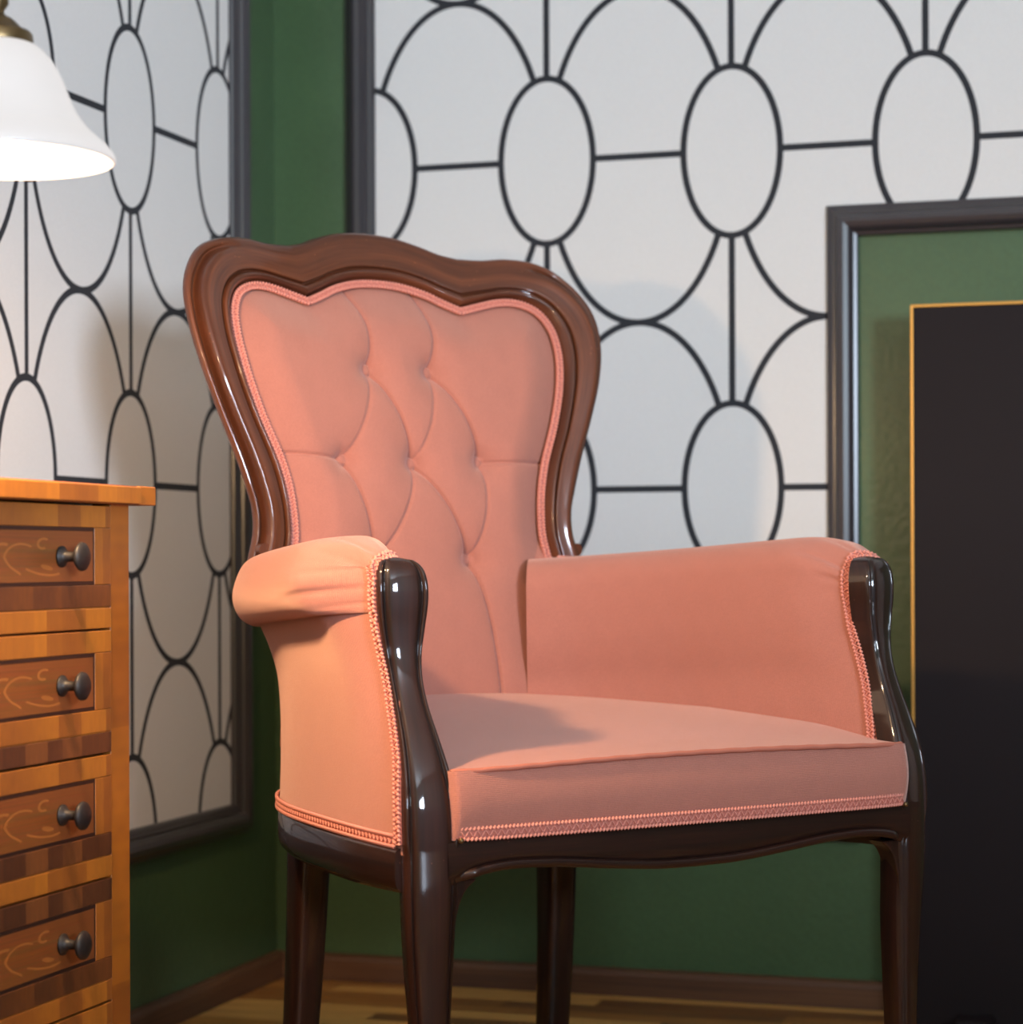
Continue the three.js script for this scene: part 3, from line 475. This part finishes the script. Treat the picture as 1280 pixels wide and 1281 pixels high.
// ---------------------------------------------------------------- chest of drawers
const CD = 0.43, CW = 0.90, CT = 0.7325, S0 = 1.3606;          // depth, width, height, distance of its far end from the corner
{
  const c = tag(group('chest_of_drawers', room(0.22, 0, S0 + CW / 2), TURN), 'honey-coloured veneered chest of drawers with round black knobs', 'chest');
  const fx = 0.21, hw = CW / 2;                              // x of the face, half width along z (far end at z = -hw)
  mesh('carcass', merge([rb(.40, .60, CW - .006, .003, 0, .412, 0)]), M.vPanel, c);
  // plinth with bracket feet
  mesh('plinth', rb(.415, .05, CW + .01, .006, .0, .10, 0), M.vDark, c);
  for (const sx of [-1, 1]) for (const sz of [-1, 1]) mesh('foot', rb(.06, .08, .08, .012, sx * .155, .04, sz * (hw - .045)), M.vDark2, c);
  // top slab
  const top = mesh('top', rb(.436, .0185, CW + .02, .002, .003, CT - .00925, 0), M.vPanel, c);
  mesh('edge_banding', rb(.004, .0165, CW - .004, .0012, fx + .014, CT - .0095, 0), M.vLight2, top);
  for (const s of [-1, 1]) mesh('end_block', rb(.436, .0185, .036, .0015, .005, CT - .00925, s * (hw + .0175)), M.vStile, top);
  for (const s of [-1, 1]) mesh('stile', rb(.02, .594, .0385, .0015, fx - .0085, .418, s * (hw - .01925)), M.vStile, c);
  const face = CW - .077 - .003, y0 = .712, pitch = .1178;
  const scroll = (() => {                                      // marquetry scrolls in paler wood
    const w = 1024, h = 128, cv = document.createElement('canvas'); cv.width = w; cv.height = h; const q = cv.getContext('2d'); q.fillStyle = 'rgb(122,68,30)'; q.fillRect(0, 0, w, h);
    for (let i = 0; i < 260; i++) { q.strokeStyle = `rgba(${90 + rnd() * 70},${50 + rnd() * 45},${20 + rnd() * 20},0.16)`; q.lineWidth = 1 + rnd() * 5; const y = rnd() * h; q.beginPath(); q.moveTo(rnd() * w, y); q.bezierCurveTo(rnd() * w, y + 8, rnd() * w, y - 8, rnd() * w, y + 4); q.stroke(); }
    q.lineCap = 'round';
    const curl = (cx, dir) => {
      q.strokeStyle = 'rgb(160,98,44)'; q.lineWidth = 6; q.beginPath(); q.moveTo(cx, 22); q.bezierCurveTo(cx + dir * 26, 14, cx + dir * 30, 50, cx + dir * 6, 44); q.stroke();
      q.lineWidth = 5; q.beginPath(); q.moveTo(cx - dir * 30, 108); q.bezierCurveTo(cx - dir * 4, 116, cx + dir * 26, 108, cx + dir * 50, 96); q.stroke();
      q.beginPath(); q.moveTo(cx + dir * 40, 40); q.bezierCurveTo(cx + dir * 70, 26, cx + dir * 96, 40, cx + dir * 104, 66); q.bezierCurveTo(cx + dir * 92, 96, cx + dir * 74, 98, cx + dir * 66, 108); q.stroke();
      q.lineWidth = 7; q.beginPath(); q.moveTo(cx + dir * 98, 36); q.bezierCurveTo(cx + dir * 120, 30, cx + dir * 136, 48, cx + dir * 130, 74); q.stroke();
      q.beginPath(); q.moveTo(cx + dir * 120, 92); q.bezierCurveTo(cx + dir * 150, 74, cx + dir * 160, 96, cx + dir * 196, 104); q.stroke();
      q.fillStyle = 'rgb(154,94,42)'; q.beginPath(); q.ellipse(cx, 92, 16, 6, 0.3, 0, 7); q.fill();
    };
    curl(120, 1); curl(w - 120, -1);
    const t = new THREE.CanvasTexture(cv); t.colorSpace = THREE.SRGBColorSpace; return t;
  })();
  const panelMat = lacq(scroll);
  const knobGeo = (() => { const p = [[0, 0], [.0098, 0], [.0098, .002], [.0065, .004], [.0048, .007], [.0044, .013], [.0056, .0165], [.0115, .0185], [.0132, .0205], [.0128, .023], [.0095, .0253], [.004, .0265], [0, .0267]].map(a => new THREE.Vector2(...a)); const g = new THREE.LatheGeometry(p, 28); g.rotateZ(-Math.PI / 2); return g; })();
  const bands = [['vLight', 'vDark', 'vLight2'], ['vLight2', 'vLight', 'vDark2'], ['vLight', 'vDark2', 'vLight2'], ['vDark2', 'vDark', 'vLight'], ['vLight', 'vDark', 'vDark2']];
  for (let d = 0; d < 5; d++) {
    const T = y0 - d * pitch, B = T - pitch + .0022, dr = mesh(d ? 'drawer_' + String(d).padStart(3, '0') : 'drawer', rb(.016, T - B, face, .0012, fx - .0065, (T + B) / 2, 0), M.vLight, c, 'veneered drawer front');
    const band = (n, a, b, mat) => mesh(n, rb(.003, a - b, face - .0004, .0008, fx + .0012, (a + b) / 2, 0), mat, dr);
    band('veneer_band', T, T - .0205, M[bands[d][0]]); band('veneer_band', T - .0745, T - .0955, M[bands[d][1]]); band('veneer_band', T - .0965, B, M[bands[d][2]]);
    for (const s of [-1, 1]) mesh('veneer_band', rb(.003, .0535, .033, .0008, fx + .0012, T - .0475, s * (face / 2 - .0165)), M.vLight, dr);
    const pw = face - .066;
    // stringing: dark inlaid line round the field
    mesh('stringing', merge([rb(.003, .0036, pw, .0005, fx + .001, T - .0225, 0), rb(.003, .0036, pw, .0005, fx + .001, T - .0725, 0), rb(.003, .0535, .0036, .0005, fx + .001, T - .0475, pw / 2 - .002), rb(.003, .0535, .0036, .0005, fx + .001, T - .0475, -pw / 2 + .002)]), M.stringing, dr);
    const fieldG = new THREE.BoxGeometry(.003, .0465, pw - .0076); fieldG.translate(fx + .0012, T - .0475, 0);
    mesh('inlaid_panel', fieldG, panelMat, dr, 'panel inlaid with pale wood scrolls');
    for (const s of [-1, 1]) { const k = mesh('knob', knobGeo, M.knob, dr, 'round black knob'); k.position.set(fx + .0027, T - .048, s * (hw - .138)); }
  }
}
// ---------------------------------------------------------------- table lamp
{
  const FX = 0.19, FZL = 1.84, foot = room(FX, CT, FZL);
  const l = tag(group('table_lamp', foot, TURN), 'lit brass lamp with a white opal glass bell shade on the chest', 'lamp');
  const toL = (x, y, z) => new THREE.Vector3(x - FX, y - CT, z - FZL);                 // room -> lamp
  const warm = new THREE.Color().setRGB(1.0, 0.63, 0.33);
  const base = [[0, 0], [.085, 0], [.086, .006], [.078, .012], [.05, .018], [.03, .026], [.016, .04], [.011, .06], [0, .06]].map(a => new THREE.Vector2(...a));
  mesh('base', new THREE.LatheGeometry(base, 40), M.brass, l);
  const RIM = 0.989, ax = 0.4855, az = 1.7024, px = 1525, K = 1278 / px;
  const arm = catmull([[FX, CT + .05, FZL], [FX, CT + .22, FZL], [.195, 1.08, 1.837], [.235, 1.20, 1.818], [.325, 1.262, 1.777], [.42, 1.245, 1.733], [.47, 1.20, 1.71], [ax, 1.125, az]].map(p => toL(...p).toArray()), 60);
  mesh('stem', new THREE.TubeGeometry(new THREE.CatmullRomCurve3(arm), 80, 0.006, 12), M.brass, l);
  const cap = [[.0075, 1.222], [.012, 1.2155], [.0125, 1.205], [.0075, 1.198], [.0095, 1.1935], [.0155, 1.191], [.021, 1.186], [.0255, 1.181], [.033, 1.178], [.0355, 1.175], [.0362, 1.168], [.0362, 1.162], [.030, 1.162]].map(([r, y]) => new THREE.Vector2(r * K, RIM + (y - 1.052) * K - CT));
  const cg = new THREE.LatheGeometry(cap, 36); cg.translate(ax - FX, 0, az - FZL); mesh('shade_holder', cg, M.brass, l);
  const prof = [[33, 55], [44, 55.5], [54, 60], [65, 71], [74, 83], [81, 97], [87, 111], [93, 127], [103, 146], [115, 161], [126, 171], [137, 181], [144.5, 190], [147.5, 198], [146, 202], [140, 201], [132, 192], [112, 166], [99, 148], [89, 127], [80, 106], [71, 88], [60, 74], [44, 62], [30, 60]].map(([r, y]) => new THREE.Vector2(r / px, RIM + (201 - y) / px - CT));
  const sg = new THREE.LatheGeometry(new THREE.SplineCurve(prof).getPoints(90), 72); sg.translate(ax - FX, 0, az - FZL);
  mesh('lamp_shade', sg, phys({ color: new THREE.Color(0.18, 0.176, 0.172), emissive: new THREE.Color().setRGB(0.80, 0.745, 0.715), emissiveIntensity: 0.74, roughness: 0.4 }), l, 'glowing white opal glass bell shade');
  const bulb = new THREE.SphereGeometry(.024, 24, 16); bulb.scale(1, 1.25, 1); bulb.translate(ax - FX, RIM + .036 - CT, az - FZL);
  mesh('bulb', bulb, std({ color: 0xffffff, emissive: new THREE.Color().setRGB(1, .85, .65), emissiveIntensity: 0.7 }), l);
  const p = new THREE.PointLight(warm, 2.8, 0, 2); p.name = 'bulb_light'; p.castShadow = true; p.shadow.radius = 1.2; p.position.set(ax - FX, RIM - .0045 - CT, az - FZL); l.add(p);
}
// ---------------------------------------------------------------- black panel with gold edge
{
  const x0 = 1.020, top = 1.018, w = 0.62, t = 0.03, z0 = 0.095;
  const g = tag(group('black_panel', room(x0 + w / 2, 0, z0), TURN), 'tall black panel with thin gold edging in front of the green wall', 'panel');
  mesh('board', rb(w - .008, top - .004, t, .002, 0, (top - .004) / 2, 0), M.black, g);
  mesh('gold_edge', merge([rb(.004, top, t + .002, .0008, -w / 2 + .002, top / 2, 0), rb(.004, top, t + .002, .0008, w / 2 - .002, top / 2, 0), rb(w - .008, .004, t + .002, .0008, 0, top - .002, 0)]), M.gold, g, 'thin gold edging');
  for (const s of [-1, 1]) mesh('support_foot', rb(.05, .02, .14, .004, s * .22, .01, 0), M.black, g);
}
// ---------------------------------------------------------------- sideboard beside the photographer, shading the lower part of the corner from the window
{
  const g = tag(group('sideboard', room(2.65, 0, 3.1), TURN + 0.546), 'low dark wooden sideboard between the window and the armchair', 'sideboard');
  mesh('body', rb(2.2, .66, .42, .006, 0, .44, 0), M.mahoganyDark, g);
  mesh('top', rb(2.26, .03, .46, .006, 0, .785, 0), M.mahogany, g);
  for (const x of [-.55, .55]) { const d = mesh('door', rb(1.06, .60, .02, .004, x, .44, -.215), M.mahogany, g); mesh('knob', rb(.02, .02, .03, .008, x * .12, .47, -.235), M.brass, d); }
  for (const x of [-1.03, 1.03]) for (const z of [-.16, .16]) mesh('leg', rb(.06, .12, .06, .006, x, .06, z), M.mahoganyDark, g);
}
renderer.render(scene, camera);
